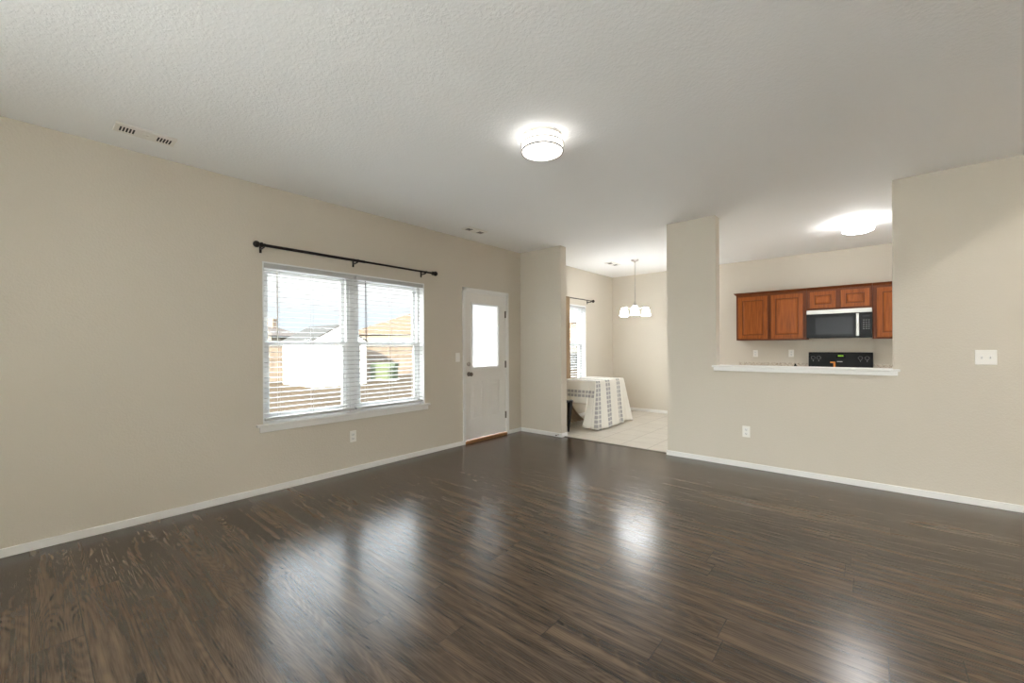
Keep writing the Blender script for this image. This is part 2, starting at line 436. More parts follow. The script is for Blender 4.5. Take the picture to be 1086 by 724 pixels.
mb = MB(); mb.box(FX, FX + .12, YR, B, H + .14, 5.4); struct(mb.build('wall_foyer_upper', 'wall'))
mb = MB(); mb.box(A, FX + .12, YR, D, H, H + .14); struct(mb.build('ceiling', 'ceiling'))
mb = MB(); mb.box(FX, 4.2, YR, B + .15, 5.4, 5.5); struct(mb.build('ceiling_foyer', 'ceiling'))
mb = MB(); mb.box(A - .16, 4.2, YR - .16, B + .07, -.06, 0); struct(mb.build('floor', 'wood'))
mb = MB(); mb.box(A - .16, 1.45, B + .07, D + .16, -.06, 0); struct(mb.build('floor_tile', 'tile'))
mb = MB(); mb.box(-3.341, -1.826, B + .055, B + .085, 0, .006, .002); struct(mb.build('trim_1', M['darknickel']))
# roof over the house; added unseen block keeps sun off the rear
mb = MB(); mb.prism([(-4.8, 3.02), (FX, 3.8), (FX, 3.65), (-4.8, 2.90)], 'y', YR - .6, D + .7); struct(mb.build('roof', 'brownroof'))
mb = MB(); mb.box(FX, 8.0, -8.0, YR - .17, -.15, 6.1); mb.box(4.36, 8.0, YR - .17, B + .15, -.15, 6.1); mb.box(FX, 4.36, YR - .17, B + .15, 5.55, 6.1)
struct(mb.build('wall_sun_block', 'siding'))
mb = MB(); mb.box(-140, 60, -60, 140, GZ - .2, GZ); struct(mb.build('ground', 'yard'))
mb = MB(); mb.box(-6.0, FX - .02, -24.0, YR - .17, GZ, GZ + .05); struct(mb.build('added_bounce_slab', 'paleconcrete'))  # unseen pale slab added to bounce daylight onto the ceiling
mb = MB(); mb.box(-7.4, A - .17, .2, 8.2, GZ, GZ + .05); struct(mb.build('added_side_slab', 'concrete'))  # unseen slab added to bounce daylight up through the left windows
mb = MB(); mb.box(A - .1, FX - .02, YR - 2.6, YR - .17, 2.56, 2.66); struct(mb.build('added_sky_cover', 'siding'))  # unseen cover added to stop high sky light reaching the floor

# baseboards
BH = .056
def base(name, segs):
    mb = MB()
    for s in segs: mb.box(*s, 0, BH, .003)
    return struct(mb.build(name, 'trim'))
base('baseboard_left', [(A, A + .013, YR, 3.752), (A, A + .013, 4.676, B)])
base('baseboard_stub', [(A + .013, -3.341, B - .013, B), (-3.341, -3.328, B - .013, B + .147), (A + .013, -3.341, B + .134, B + .147)])
base('baseboard_right', [(-1.839, 4.2, B - .013, B), (-1.839, -1.826, B, B + .15)])
base('baseboard_far', [(A, -1.75, D - .013, D)])
base('baseboard_dining', [(A, A + .013, B + .147, D - .013)])

# living window: sill, jamb liner, twin single-hung units
mb = MB()
mb.box(A - .10, A + .035, WIN[0] - .055, WIN[1] + .062, WIN[2] - .018, WIN[2] + .004, .004)
mb.box(A, A + .018, WIN[0] - .03, WIN[1] + .04, .544, WIN[2] - .018, .004)
struct(mb.build('trim_2', 'trim'))

def single_hung(root, x0, x1, z0, z1, y=.085, top_glass='glass'):
    """local: x along wall, +y towards outside"""
    f = MB(); fw = .036
    f.box(x0, x1, y, y + .07, z0, z0 + fw, .003); f.box(x0, x1, y, y + .07, z1 - fw, z1, .003)
    f.box(x0, x0 + fw, y, y + .07, z0 + fw, z1 - fw, .003); f.box(x1 - fw, x1, y, y + .07, z0 + fw, z1 - fw, .003)
    fr = f.build('frame', 'vinyl', root)
    zm = z0 + (z1 - z0) * .50
    for nm, a, c, yy in (('upper_sash', zm - .02, z1 - fw, y + .038), ('lower_sash', z0 + fw, zm + .025, y + .008)):
        q = MB(); sw = .038; xa, xc = x0 + fw, x1 - fw
        q.box(xa, xc, yy, yy + .026, a, a + sw, .003); q.box(xa, xc, yy, yy + .026, c - sw, c, .003)
        q.box(xa, xa + sw, yy, yy + .026, a + sw, c - sw, .003); q.box(xc - sw, xc, yy, yy + .026, a + sw, c - sw, .003)
        sh = q.build(nm, 'vinyl', root)
        g = MB(); g.box(xa + sw - .004, xc - sw + .004, yy + .011, yy + .015, a + sw - .004, c - sw + .004)
        g.build('pane', 'glass', sh)
    lk = MB(); xm = (x0 + x1) / 2
    lk.box(xm - .03, xm + .03, y - .006, y + .012, zm + .024, zm + .036, .003); lk.rod((xm, y, zm + .03), (xm, y, zm + .045), .008)
    lk.build('sash_lock', 'vinyl', root)

wr = sroot('window_1', (A, WIN[0], 0), R(90))
W = WIN[1] - WIN[0]
j = MB(); j.box(0, .012, .0, .085, WIN[2], WIN[3]); j.box(W - .012, W, .0, .085, WIN[2], WIN[3]); j.box(.012, W - .012, .0, .085, WIN[3] - .012, WIN[3])
j.build('jamb', 'vinyl', wr)
mw = .055
single_hung(wr, .012, W / 2 - mw / 2, WIN[2] + .004, WIN[3] - .012)
single_hung(wr, W / 2 + mw / 2, W - .012, WIN[2] + .004, WIN[3] - .012)
q = MB(); q.box(W / 2 - mw / 2, W / 2 + mw / 2, .08, .155, WIN[2] + .004, WIN[3] - .012, .003); q.build('mullion', 'vinyl', wr)

w2r = sroot('window_2', (A, DWIN[0], 0), R(90)); DW = DWIN[1] - DWIN[0]
j = MB(); j.box(0, .012, 0, .085, DWIN[2], DWIN[3]); j.box(DW - .012, DW, 0, .085, DWIN[2], DWIN[3]); j.box(.012, DW - .012, 0, .085, DWIN[3] - .012, DWIN[3])
j.build('jamb', 'vinyl', w2r)
single_hung(w2r, .012, DW - .012, DWIN[2] + .004, DWIN[3] - .012)
mb = MB(); mb.box(A - .10, A + .035, DWIN[0] - .05, DWIN[1] + .05, DWIN[2] - .018, DWIN[2] + .004, .004); mb.box(A, A + .018, DWIN[0] - .03, DWIN[1] + .03, .544, DWIN[2] - .018, .004)
struct(mb.build('trim_3', 'trim'))
for i, (xa, xc, za, zc) in enumerate(RW_ADDED):  # unseen rear windows, added to bring more daylight into the room
    r_ = sroot('window_%d' % (3 + i), (xc, YR, 0), R(180))
    single_hung(r_, 0, xc - xa, za, zc)

kr = sroot('window_6', (1.3, KWIN_ADDED[1], 0), R(-90)); single_hung(kr, 0, KWIN_ADDED[1] - KWIN_ADDED[0], KWIN_ADDED[2], KWIN_ADDED[3])  # unseen window added to brighten the kitchen with daylight
# pass-through ledge
mb = MB(); mb.box(-1.324, .207, B - .040, B + .185, 1.058, 1.080, .005); mb.box(-1.309, .192, B - .022, B, 1.021, 1.058, .005)
mb.box(-1.309, .192, B + .15, B + .168, 1.021, 1.058, .005)
struct(mb.build('trim_4', 'trim'))

# ------------------------------------------------------------------ exterior door
dr = sroot('door_1', (A, DOOR[0], 0), R(90)); DWd = DOOR[1] - DOOR[0]
def dy(y): return y - DOOR[0]
mb = MB()
sl0, sl1, sb, st = .016, DWd - .016, .048, 2.034
ga, gc, gz0, gz1 = dy(3.937), dy(4.452), 1.022, 1.888
mb.box(sl0, sl1, .004, .048, sb, gz0); mb.box(sl0, sl1, .004, .048, gz1, st)
mb.box(sl0, ga, .004, .048, gz0, gz1); mb.box(gc, sl1, .004, .048, gz0, gz1)
slab = mb.build('slab', 'doorpaint', dr)
def ring(mb, x0, x1, z0, z1, wd, y0, y1, bev=.003):
    mb.box(x0, x1, y0, y1, z0, z0 + wd, bev); mb.box(x0, x1, y0, y1, z1 - wd, z1, bev)
    mb.box(x0, x0 + wd, y0, y1, z0 + wd * .5, z1 - wd * .5, bev); mb.box(x1 - wd, x1, y0, y1, z0 + wd * .5, z1 - wd * .5, bev)
mb = MB(); ring(mb, ga - .024, gc + .024, gz0 - .034, gz1 + .024, .028, -.009, .012, .005); mb.build('glass_frame', 'trim', dr)
mb = MB(); mb.box(ga - .002, gc + .002, .022, .028, gz0 - .002, gz1 + .002); mb.build('pane', 'frost', dr)
for a, c in ((3.908, 4.135), (4.28, 4.489)):
    mb = MB(); x0, x1, z0, z1 = dy(a), dy(c), .306, .835
    ring(mb, x0, x1, z0, z1, .016, -.003, .006, .003)
    mb.frustum(x0 + .03, x1 - .03, z0 + .03, z1 - .03, .005, x0 + .05, x1 - .05, z0 + .05, z1 - .05, -.002)
    mb.build('panel', 'doorpaint', dr)
mb = MB(); kx = dy(3.868)
mb.lathe([(0, 0), (.030, 0), (.030, .006), (.012, .012), (.011, .030), (.024, .036), (.029, .050), (.024, .062), (0, .066)])
kn = mb.build('knob', 'darknickel', dr, 40); kn.location = (kx, .004, .932); kn.rotation_euler = (R(90), 0, 0)
mb = MB(); mb.lathe([(0, 0), (.030, 0), (.030, .010), (.022, .016), (0, .016)]); mb.box(-.016, .016, -.005, .005, .014, .026, .002)
kb = mb.build('deadbolt', 'nickel', dr, 40); kb.location = (kx - .002, .004, 1.067); kb.rotation_euler = (R(90), 0, 0)
for z in (.296, 1.042, 1.776):
    mb = MB(); mb.rod((sl1 + .006, -.004, z - .05), (sl1 + .006, -.004, z + .05), .007); mb.box(sl1 - .012, sl1 + .014, -.001, .006, z - .05, z + .05)
    mb.build('hinge', 'darknickel', dr)
mb = MB(); mb.box(dy(4.198) - .006, dy(4.198) + .006, -.003, .006, 1.94, 1.985, .002); mb.tube([(dy(4.198), -.003, 1.945), (dy(4.198), -.018, 1.945), (dy(4.198), -.02, 1.957)], .003); mb.build('hook', 'trim', dr)
mb = MB(); mb.box(0, .013, 0, .15, .03, 2.048); mb.box(DWd - .013, DWd, 0, .15, .03, 2.048); mb.box(.013, DWd - .013, 0, .15, 2.036, 2.048); mb.build('jamb', 'trim', dr)
mb = MB(); cw = .050
mb.box(dy(3.752), dy(3.752) + cw, -.016, 0, 0, 2.096, .005); mb.box(dy(4.676) - cw, dy(4.676), -.016, 0, 0, 2.096, .005); mb.box(dy(3.752), dy(4.676), -.016, 0, 2.096 - cw, 2.096, .005)
mb.build('casing', 'trim', dr)
mb = MB(); mb.box(0, DWd, -.02, .16, .0, .036, .006); mb.build('threshold', 'threshold', dr)

# ------------------------------------------------------------------ blinds
def make_blind(name, label, loc, wd, ztop, zbot, wand_mat, group):
    """root on the wall plane, local x along the wall, +y outdoors"""
    t = thing(name, label, 'window blind', loc, R(90), group)
    h = MB(); h.box(0, wd, .012, .062, ztop - .036, ztop - .002, .003); h.box(-.002, wd + .002, .004, .012, ztop - .042, ztop - .001, .003); h.build('headrail', 'slat', t)
    s_ = MB(); z = ztop - .062; n = 0
    while z > zbot + .05:
        pts = [(.012, z), (.024, z + .0022), (.037, z + .003), (.050, z + .0022), (.062, z), (.062, z - .0026), (.037, z + .0004), (.012, z - .0026)]
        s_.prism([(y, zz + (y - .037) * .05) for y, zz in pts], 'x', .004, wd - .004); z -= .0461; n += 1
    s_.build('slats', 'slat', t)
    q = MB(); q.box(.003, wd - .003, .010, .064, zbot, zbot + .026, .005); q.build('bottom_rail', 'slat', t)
    for k in (.15, .5, .85):
        c = MB()
        for y in (.0105, .0635): c.rod((wd * k, y, zbot + .02), (wd * k, y, ztop - .05), .0011, n=6)
        c.build('ladder_cord', 'slat', t)
    c = MB(); c.rod((.105, -.004, ztop - .07), (.105, -.006, ztop - .70), .0048, n=8); c.tube([(.105, .008, ztop - .05), (.105, -.004, ztop - .055), (.105, -.004, ztop - .075)], .003)
    c.build('tilt_wand', wand_mat, t)
    return t
gb = 'white slatted blinds on the double living room window'
make_blind('window_blind', 'white slatted blind over left half of the double window', (A, WIN[0] + .016, 0), W / 2 - .022, WIN[3] - .012, .640, 'plastic', gb)
make_blind('window_blind', 'white slatted blind with dark tilt wand over right half of the double window', (A, WIN[0] + W / 2 + .006, 0), W / 2 - .022, WIN[3] - .012, .640, 'bronze', gb)
make_blind('window_blind', 'white slatted blind on the dining window behind the table', (A, DWIN[0] + .016, 0), DW - .032, DWIN[3] - .012, .640, 'plastic', None)

# ------------------------------------------------------------------ curtain rods and curtain
def make_rod(label, y0, y1, z, brackets, rr):
    t = thing('curtain_rod', label, 'curtain rod', (A, y0, z), R(90)); L = y1 - y0; off = -.09
    mid = L * .52
    p = MB(); p.rod((.03, off, 0), (mid, off, 0), rr); p.rod((mid, off, 0), (L - .03, off, 0), rr * .82); p.build('pole', 'bronze', t, 40)
    for xe, sg in ((.03, -1), (L - .03, 1)):
        f = MB(); f.rod((xe, off, 0), (xe - sg * .012, off, 0), rr * 1.7); f.rod((xe, off, 0), (xe + sg * .012, off, 0), rr * 1.5, rr * .9); f.ball((xe + sg * .033, off, 0), .028); f.build('finial', 'bronze', t, 50)
    for yb in brackets:
        f = MB(); x = yb - y0
        f.box(x - .010, x + .010, -.006, -.001, -.055, .03, .002)
        f.tube([(x, -.004, -.02), (x, -.05, -.022), (x, off, -.018)], .006)
        f.tube([(x, off + rr + .004, .012), (x, off + rr + .003, -.010), (x, off, -.018), (x, off - rr - .003, -.010), (x, off - rr - .004, .012)], .005)
        f.build('bracket', 'bronze', t, 40)
    return t
make_rod('dark bronze curtain rod with ball ends above the double window', 1.290, 3.232, 2.19, (1.345, 2.217, 3.085), .0132)
make_rod('thin dark curtain rod over the dining window holding the tan curtain', 5.80, 7.05, 2.165, (5.90, 6.98), .009)

def pleat(name, x, y0, y1, z0, z1, mat):
    t = bmesh.new(); nu, nv = 90, 40; g = []
    for v in range(nv + 1):
        fv = v / nv; z = z1 + (z0 - z1) * fv; rowv = []
        for u in range(nu + 1):
            fu = u / nu; amp = .024 + .014 * fv
            low = max(0, fv - .82) / .18
            yy = y0 + (y1 - y0) * fu + low ** 2 * (fu - .35) * .22
            xx = x + amp * math.sin(fu * math.pi * 2 * 6.5 + .5 * math.sin(fv * 3)) + low ** 2 * (.05 + .16 * fu)
            rowv.append(t.verts.new((xx, yy, z)))
        g.append(rowv)
    for v in range(nv):
        for u in range(nu): t.faces.new((g[v][u], g[v][u + 1], g[v + 1][u + 1], g[v + 1][u]))
    mbx = MB(); mbx._merge(t); o = mbx.build(name, mat, None, 60)
    sm = o.modifiers.new('thick', 'SOLIDIFY'); sm.thickness = .004; sm.offset = 0
    return o
tag(pleat('curtain', A + .088, 5.84, 6.205, .012, 2.175, 'curtain'), 'gathered tan curtain hanging beside the dining window behind the table', 'curtain')

# ------------------------------------------------------------------ wall plates
def outlet(label, loc, rz, group=None):
    t = thing('wall_outlet', label, 'outlet', loc, rz, group)
    p = MB(); p.box(-.036, .036, -.006, 0, -.059, .059, .003); p.build('cover_plate', 'plastic', t)
    for z in (.021, -.021):
        q = MB(); q.box(-.017, .017, -.009, -.005, z - .015, z + .015, .003); rc = q.build('receptacle', 'trim', t)
        s_ = MB(); s_.box(-.0075, -.0055, -.0096, -.0088, z - .003, z + .007); s_.box(.0055, .0075, -.0096, -.0088, z - .003, z + .006); s_.rod((0, -.0096, z - .008), (0, -.0088, z - .008), .0025); s_.build('slots', 'slot', rc)
    return t
def switch(label, loc, rz, gangs, group=None):
    t = thing('light_switch', label, 'light switch', loc, rz, group); hw = .036 + .023 * (gangs - 1)
    p = MB(); p.box(-hw, hw, -.006, 0, -.059, .059, .003); p.build('cover_plate', 'plastic', t)
    for g in range(gangs):
        x = (g - (gangs - 1) / 2) * .046
        q = MB(); q.box(x - .006, x + .006, -.0075, -.005, -.013, .013, .001); q.prism([(-.006, -.010), (-.017, .004), (-.017, .008), (-.006, .006)], 'x', x - .004, x + .004); q.build('toggle', 'trim', t)
    return t
outlet('white duplex outlet low on the wall under the double window', (A, 2.206, .370), R(90))
outlet('white duplex outlet low on the wall below the pass-through ledge', (-.992, B, .382), 0)
switch('white single toggle switch beside the exterior door', (A, 3.668, 1.163), R(90), 1)
switch('white double toggle switch plate on the wall right of the pass-through', (.706, B, 1.189), 0, 2)
outlet('white outlet on kitchen wall under the left cabinet door, further from the stove', (-1.456, D, 1.166), 0)
outlet('white outlet on kitchen wall between left cabinet and stove, nearer the stove', (-.950, D, 1.171), 0)
t = thing('door_stop', 'tiny dark-tipped door stop on the baseboard by the dining opening', 'door stop', (-3.385, B - .013, .034))
q = MB(); q.rod((0, 0, 0), (0, -.008, 0), .010); q.rod((0, -.006, 0), (0, -.052, 0), .0045); q.build('stem', 'nickel', t, 40)
q = MB(); q.rod((0, -.050, 0), (0, -.064, 0), .008); q.build('tip', 'slot', t, 40)

# ------------------------------------------------------------------ ceiling vents
def vent(label, loc, group):
    t = thing('ceiling_vent', label, 'air vent', loc, 0, group)
    p = MB(); p.prism([(-.078, 0), (.078, 0), (.068, -.010), (-.068, -.010)], 'y', -.155, .155); p.build('face_plate', 'plastic', t)
    for sg in (-1, 1):
        s_ = MB()
        for k in range(5):
            y = sg * .095 + (k - 2) * .016
            s_.box(-.036, .036, y - .0045, y + .0045, -.0112, -.0095)
        s_.build('louver_slots', 'slot', t)
    d = MB(); d.box(-.004, .004, -.016, .016, -.016, -.010, .001); d.build('damper_lever', 'plastic', t)
    return t
vg = 'white ceiling air registers'
v1 = vent('long white ceiling vent at upper left, over the bare wall', (-3.706, .526, H), vg)
dup(v1, (-3.702, 3.613, H), None, 'small white ceiling vent near the exterior door')
dup(v1, (-3.39, 6.66, H), None, 'white ceiling vent in the dining area behind the chandelier')

# ------------------------------------------------------------------ flush ceiling lights
def flush_light(label, loc, glowmat, r=.147):
    t = thing('ceiling_light', label, 'ceiling light', loc, 0, 'round flush ceiling lights with two nickel rings')
    p = MB(); p.lathe([(0, 0), (r * .92, 0), (r * .92, -.020), (r * .80, -.026), (0, -.026)]); p.build('base_pan', 'plastic', t, 40)
    g = MB(); g.lathe([(r * .93, -.022), (r * .96, -.045), (r * .96, -.092), (r * .90, -.108), (r * .70, -.122), (r * .4, -.129), (0, -.131)], n=56); g.build('diffuser', glowmat, t, 60)
    for rr, z in ((r, -.064), (r * .965, -.104)):
        q = MB(); q.lathe([(rr - .004, z - .0045), (rr + .004, z - .0045), (rr + .004, z + .0045), (rr - .004, z + .0045)], n=56, closed=True); q.build('ring', 'nickel', t, 30)
    return t
flush_light('lit round flush ceiling light in the middle of the living room ceiling', (-1.707, 2.320, H), 'lampglow')
flush_light('lit round flush ceiling light seen through the kitchen pass-through', (-.092, 6.36, H), 'kitglow', .155)

# ------------------------------------------------------------------ chandelier
t = thing('chandelier', 'small nickel chandelier with three lit bell shades over the dining area', 'chandelier', (-2.967, 6.621, H))
q = MB(); q.lathe([(0, 0), (.062, 0), (.062, -.010), (.045, -.022), (.014, -.028), (.010, -.045), (0, -.045)]); q.build('canopy', 'nickel', t, 40)
q = MB(); q.rod((0, 0, -.04), (0, 0, -.46), .0055); q.rod((0, 0, -.46), (0, 0, -.70), .0075); q.build('stem', 'nickel', t, 40)
q = MB(); q.lathe([(0, -.690), (.011, -.692), (.018, -.715), (.030, -.735), (.030, -.752), (.016, -.768), (.013, -.81), (.020, -.835), (.014, -.86), (.006, -.876), (0, -.882)]); q.build('hub', 'nickel', t, 40)
for k, (lat, dep) in enumerate(((.176, .09), (-.176, .09), (.004, -.20))):
    # lat = towards image left, dep = away from the camera
    dn = Vector((-2.967, 6.621, 0)).normalized(); lt_ = Vector((-dn.y, dn.x, 0))
    d = lt_ * lat + dn * dep; e_ = d.normalized()
    pts = [e_ * .02 + Vector((0, 0, -.80)), e_ * .06 + Vector((0, 0, -.815)), e_ * .12 + Vector((0, 0, -.80)), e_ * .17 + Vector((0, 0, -.775)), d + Vector((0, 0, -.768)), d + Vector((0, 0, -.785))]
    ar = MB(); ar.tube(pts, .006); ar.build('arm', 'nickel', t, 50)
    hd = MB(); hd.lathe([(0, -.770), (.012, -.772), (.022, -.784), (.030, -.798), (0, -.800)], d); hd.build('socket', 'nickel', t, 40)
    sh = MB(); sh.lathe([(.028, -.793), (.040, -.800), (.050, -.825), (.060, -.865), (.067, -.905), (.069, -.935), (.065, -.935), (.062, -.905), (.055, -.865), (.045, -.828), (.034, -.806)], d, closed=True)
    shade = sh.build('lamp_shade', 'shadeglow', t, 60)

# unseen globe added to light the right-hand wall from the foyer
t = thing('added_foyer_light', 'unseen white globe added in the foyer to light the right-hand wall', 'added light', (3.05, 3.1, 5.4))
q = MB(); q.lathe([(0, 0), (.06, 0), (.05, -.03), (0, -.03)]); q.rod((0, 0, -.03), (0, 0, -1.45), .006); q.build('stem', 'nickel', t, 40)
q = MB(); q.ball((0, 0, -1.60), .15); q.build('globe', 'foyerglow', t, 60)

# ------------------------------------------------------------------ kitchen
def raised_door(root, x0, x1, z0, z1, yf, name='door'):
    """raised panel door, front at yf (room side is -y)"""
    q = MB(); s_ = min(.060, (z1 - z0) * .22); t_ = .020
    q.box(x0, x0 + s_, yf, yf + t_, z0, z1, .003); q.box(x1 - s_, x1, yf, yf + t_, z0, z1, .003)
    q.box(x0 + s_, x1 - s_, yf, yf + t_, z0, z0 + s_, .003); q.box(x0 + s_, x1 - s_, yf, yf + t_, z1 - s_, z1, .003)
    d = q.build(name, 'cherry', root)
    p = MB(); a, c, e1, e2 = x0 + s_, x1 - s_, z0 + s_, z1 - s_
    p.box(a - .002, c + .002, yf + .011, yf + .018, e1 - .002, e2 + .002)
    k = min(.028, (e2 - e1) * .25); p.frustum(a + .006, c - .006, e1 + .006, e2 - .006, yf + .012, a + k, c - k, e1 + k, e2 - k, yf + .003)
    p.build('raised_panel', 'cherry', d)
    g_ = MB(); ring(g_, a - .001, c + .001, e1 - .001, e2 + .001, .012, yf + .008, yf + .0125, 0); g_.build('glazed_groove', 'cherrydark', d)
    return d
def cabinet(name, label, x0, x1, y0, y1, z0, z1, doors, crown=False, crown_left=False, drawers=(), toe=False):
    t = thing(name, label, 'kitchen cabinet', ((x0 + x1) / 2, y1, z0))
    cx, cy, cz = (x0 + x1) / 2, y1, z0
    q = MB(); q.box(x0 - cx, x1 - cx, y0 - cy, 0, (z0 + .09 if toe else z0) - cz, z1 - cz, .002)
    if toe: q.box(x0 - cx, x1 - cx, y0 + .07 - cy, 0, 0, .092)
    q.build('body', 'cherrydark', t)
    for a, c, e1, e2 in doors: raised_door(t, a - cx, c - cx, e1 - cz, e2 - cz, y0 - .020 - cy)
    for a, c, e1, e2 in drawers: raised_door(t, a - cx, c - cx, e1 - cz, e2 - cz, y0 - .020 - cy, 'drawer_front')
    if crown:
        q = MB(); yy = y0 - cy; l = -.034 if crown_left else 0
        q.prism([(0, 0), (yy - .004, 0), (yy - .012, .010), (yy - .030, .026), (yy - .034, .036), (0, .036)], 'x', x0 - cx, x1 - cx)
        if crown_left: q.prism([(x0 - cx, 0), (x0 - cx - .006, 0), (x0 - cx - .014, .010), (x0 - cx - .030, .026), (x0 - cx - .034, .036), (x0 - cx, .036)], 'y', yy - .034, 0)
        bmesh.ops.translate(q.bm, vec=(0, 0, z1 - cz), verts=q.bm.verts)
        q.build('crown_moulding', 'cherrydark', t)
    return t
YF = D - .33
cabinet('wall_cabinet', 'cherry wood double-door wall cabinet left of the microwave', -1.673, -.716, YF, D, 1.385, 2.126, [(-1.640, -1.222, 1.408, 2.092), (-1.176, -.757, 1.408, 2.092)], True, True)
cabinet('wall_cabinet', 'short cherry wood cabinet with two small doors above the microwave', -.714, .039, YF, D, 1.818, 2.126, [(-.672, -.364, 1.846, 2.096), (-.306, .010, 1.846, 2.096)], True)
cabinet('wall_cabinet', 'tall cherry wood wall cabinet right of the microwave, cut off by the wall edge', .041, .85, YF, D, 1.385, 2.126, [(.086, .42, 1.408, 2.092), (.465, .81, 1.408, 2.092)], True)
YB = D - .61
cabinet('base_cabinet', 'cherry wood base cabinet under the counter left of the stove', -1.69, -.722, YB, D - .018, 0, .876, [(-1.66, -1.22, .12, .68), (-1.18, -.75, .12, .68)], drawers=[(-1.66, -1.22, .71, .85), (-1.18, -.75, .71, .85)], toe=True)
cabinet('base_cabinet', 'cherry wood base cabinet under the counter right of the stove', .052, 1.20, YB, D - .018, 0, .876, [(.09, .60, .12, .68), (.65, 1.16, .12, .68)], drawers=[(.09, .60, .71, .85), (.65, 1.16, .71, .85)], toe=True)
for lab, x0, x1 in (('speckled granite countertop with low backsplash left of the stove', -1.705, -.720), ('speckled granite countertop with low backsplash right of the stove', .050, 1.215)):
    t = thing('countertop', lab, 'countertop', ((x0 + x1) / 2, D, .876)); hw = (x1 - x0) / 2
    q = MB(); q.box(-hw, hw, -.64, 0, 0, .036, .006); q.build('slab', 'granite', t)
    q = MB(); q.box(-hw, hw, -.022, -.001, .036, .142, .003); q.build('backsplash', 'granite', t)

t = thing('microwave', 'black and stainless microwave mounted over the stove', 'microwave', (-.3365, D, 1.404))
X0 = -.3365
def mx_(x): return x - X0
q = MB(); q.box(mx_(-.709), mx_(.036), -.395, 0, 0, .412, .003); q.build('case', 'blackenamel', t)
q = MB(); q.box(mx_(-.709), mx_(.036), -.412, -.395, .352, .412, .004); q.build('top_strip', 'steel', t)
q = MB(); q.box(mx_(-.709), mx_(-.098), -.412, -.396, .004, .350, .004); dd = q.build('door', 'blackglass', t)
q = MB(); q.box(mx_(-.60), mx_(-.17), -.4128, -.4115, .05, .30, .0005); q.build('window', M['darkwin'], dd)
q = MB(); q.box(mx_(-.137), mx_(-.102), -.442, -.424, .022, .342, .006); q.box(mx_(-.128), mx_(-.112), -.426, -.411, .05, .075); q.box(mx_(-.128), mx_(-.112), -.426, -.411, .29, .315); q.build('handle', 'steel', dd)
q = MB(); q.box(mx_(-.096), mx_(.036), -.411, -.396, .004, .350, .003); cp = q.build('control_panel', 'blackglass', t)
for r_ in range(5):
    for c_ in range(3):
        q = MB(); q.box(mx_(-.062 + c_ * .028), mx_(-.046 + c_ * .028), -.4118, -.4108, .12 + r_ * .03, .126 + r_ * .03); q.build('key', 'greymark', cp)
q = MB(); q.box(mx_(-.066), mx_(.008), -.4120, -.4108, .285, .315); q.build('display', 'darkwin', cp)

t = thing('kitchen_range', 'black electric range with knobs and clock on its back panel', 'stove', (-.334, D, 0)); X0 = -.334
q = MB(); q.box(mx_(-.714), mx_(.046), -.66, -.03, .02, .915, .004)
q.build('body', 'blackenamel', t)
q = MB(); q.box(mx_(-.714), mx_(.046), -.665, -.03, .916, .930, .003); ct = q.build('cooktop', 'blackglass', t)
for bx_, by_, rr in ((-.53, -.50, .10), (-.14, -.50, .085), (-.53, -.22, .075), (-.14, -.22, .10)):
    q = MB(); q.lathe([(rr - .004, .930), (rr, .930), (rr, .9312), (rr - .004, .9312)], (mx_(bx_), by_, 0), closed=True); q.build('burner_ring', 'greymark', ct)
q = MB(); q.prism([(-.03, .93), (-.115, .93), (-.085, 1.178), (-.075, 1.190), (-.03, 1.190)], 'x', mx_(-.714), mx_(.046)); bk = q.build('back_panel', 'blackenamel', t)
def yb(z): return -.115 + (z - .93) / .248 * .030
for xk in (-.655, -.585, -.095, -.020):
    q = MB(); zc = 1.105; q.lathe([(0, 0), (.021, 0), (.019, .018), (.0, .020)], n=24); q.box(-.003, .003, -.018, .018, .018, .024, .001)
    k_ = q.build('knob', 'blackenamel', bk, 40); k_.location = (mx_(xk), yb(zc), zc); k_.rotation_euler = (R(83), 0, 0)
    q = MB(); q.rod((mx_(xk), yb(1.062) - .001, 1.062), (mx_(xk), yb(1.062) + .003, 1.062), .006); q.build('knob_mark', 'greymark', bk)
    q = MB(); q.lathe([(.025, 0), (.027, 0), (.027, .001), (.025, .001)], n=28, closed=True); r2 = q.build('dial_ring', 'greymark', bk); r2.location = (mx_(xk), yb(zc), zc); r2.rotation_euler = (R(83), 0, 0)
q = MB(); q.box(mx_(-.375), mx_(-.265), -.0965, -.08, 1.105, 1.155, .001); q.build('clock_window', 'blackglass', bk)
q = MB(); q.box(mx_(-.352), mx_(-.340), -.0972, -.0955, 1.128, 1.148)
for xx in (-.335, -.321, -.302): q.box(mx_(xx), mx_(xx + .011), -.0972, -.0955, 1.128, 1.148)
q.build('clock_digits', 'display', bk)
q = MB(); q.box(mx_(-.365), mx_(-.300), -.106, -.095, 1.046, 1.056, .001); q.build('badge', 'steel', bk)
q = MB(); q.box(mx_(-.714) + .02, mx_(.046) - .02, -.684, -.661, .20, .72, .006); od = q.build('oven_door', 'blackglass', t)
q = MB(); q.rod((mx_(-.66), -.715, .76), (mx_(-.01), -.715, .76), .011); q.box(mx_(-.66), mx_(-.64), -.715, -.66, .752, .768); q.box(mx_(-.03), mx_(-.01), -.715, -.66, .752, .768); q.build('oven_handle', 'blackenamel', t)

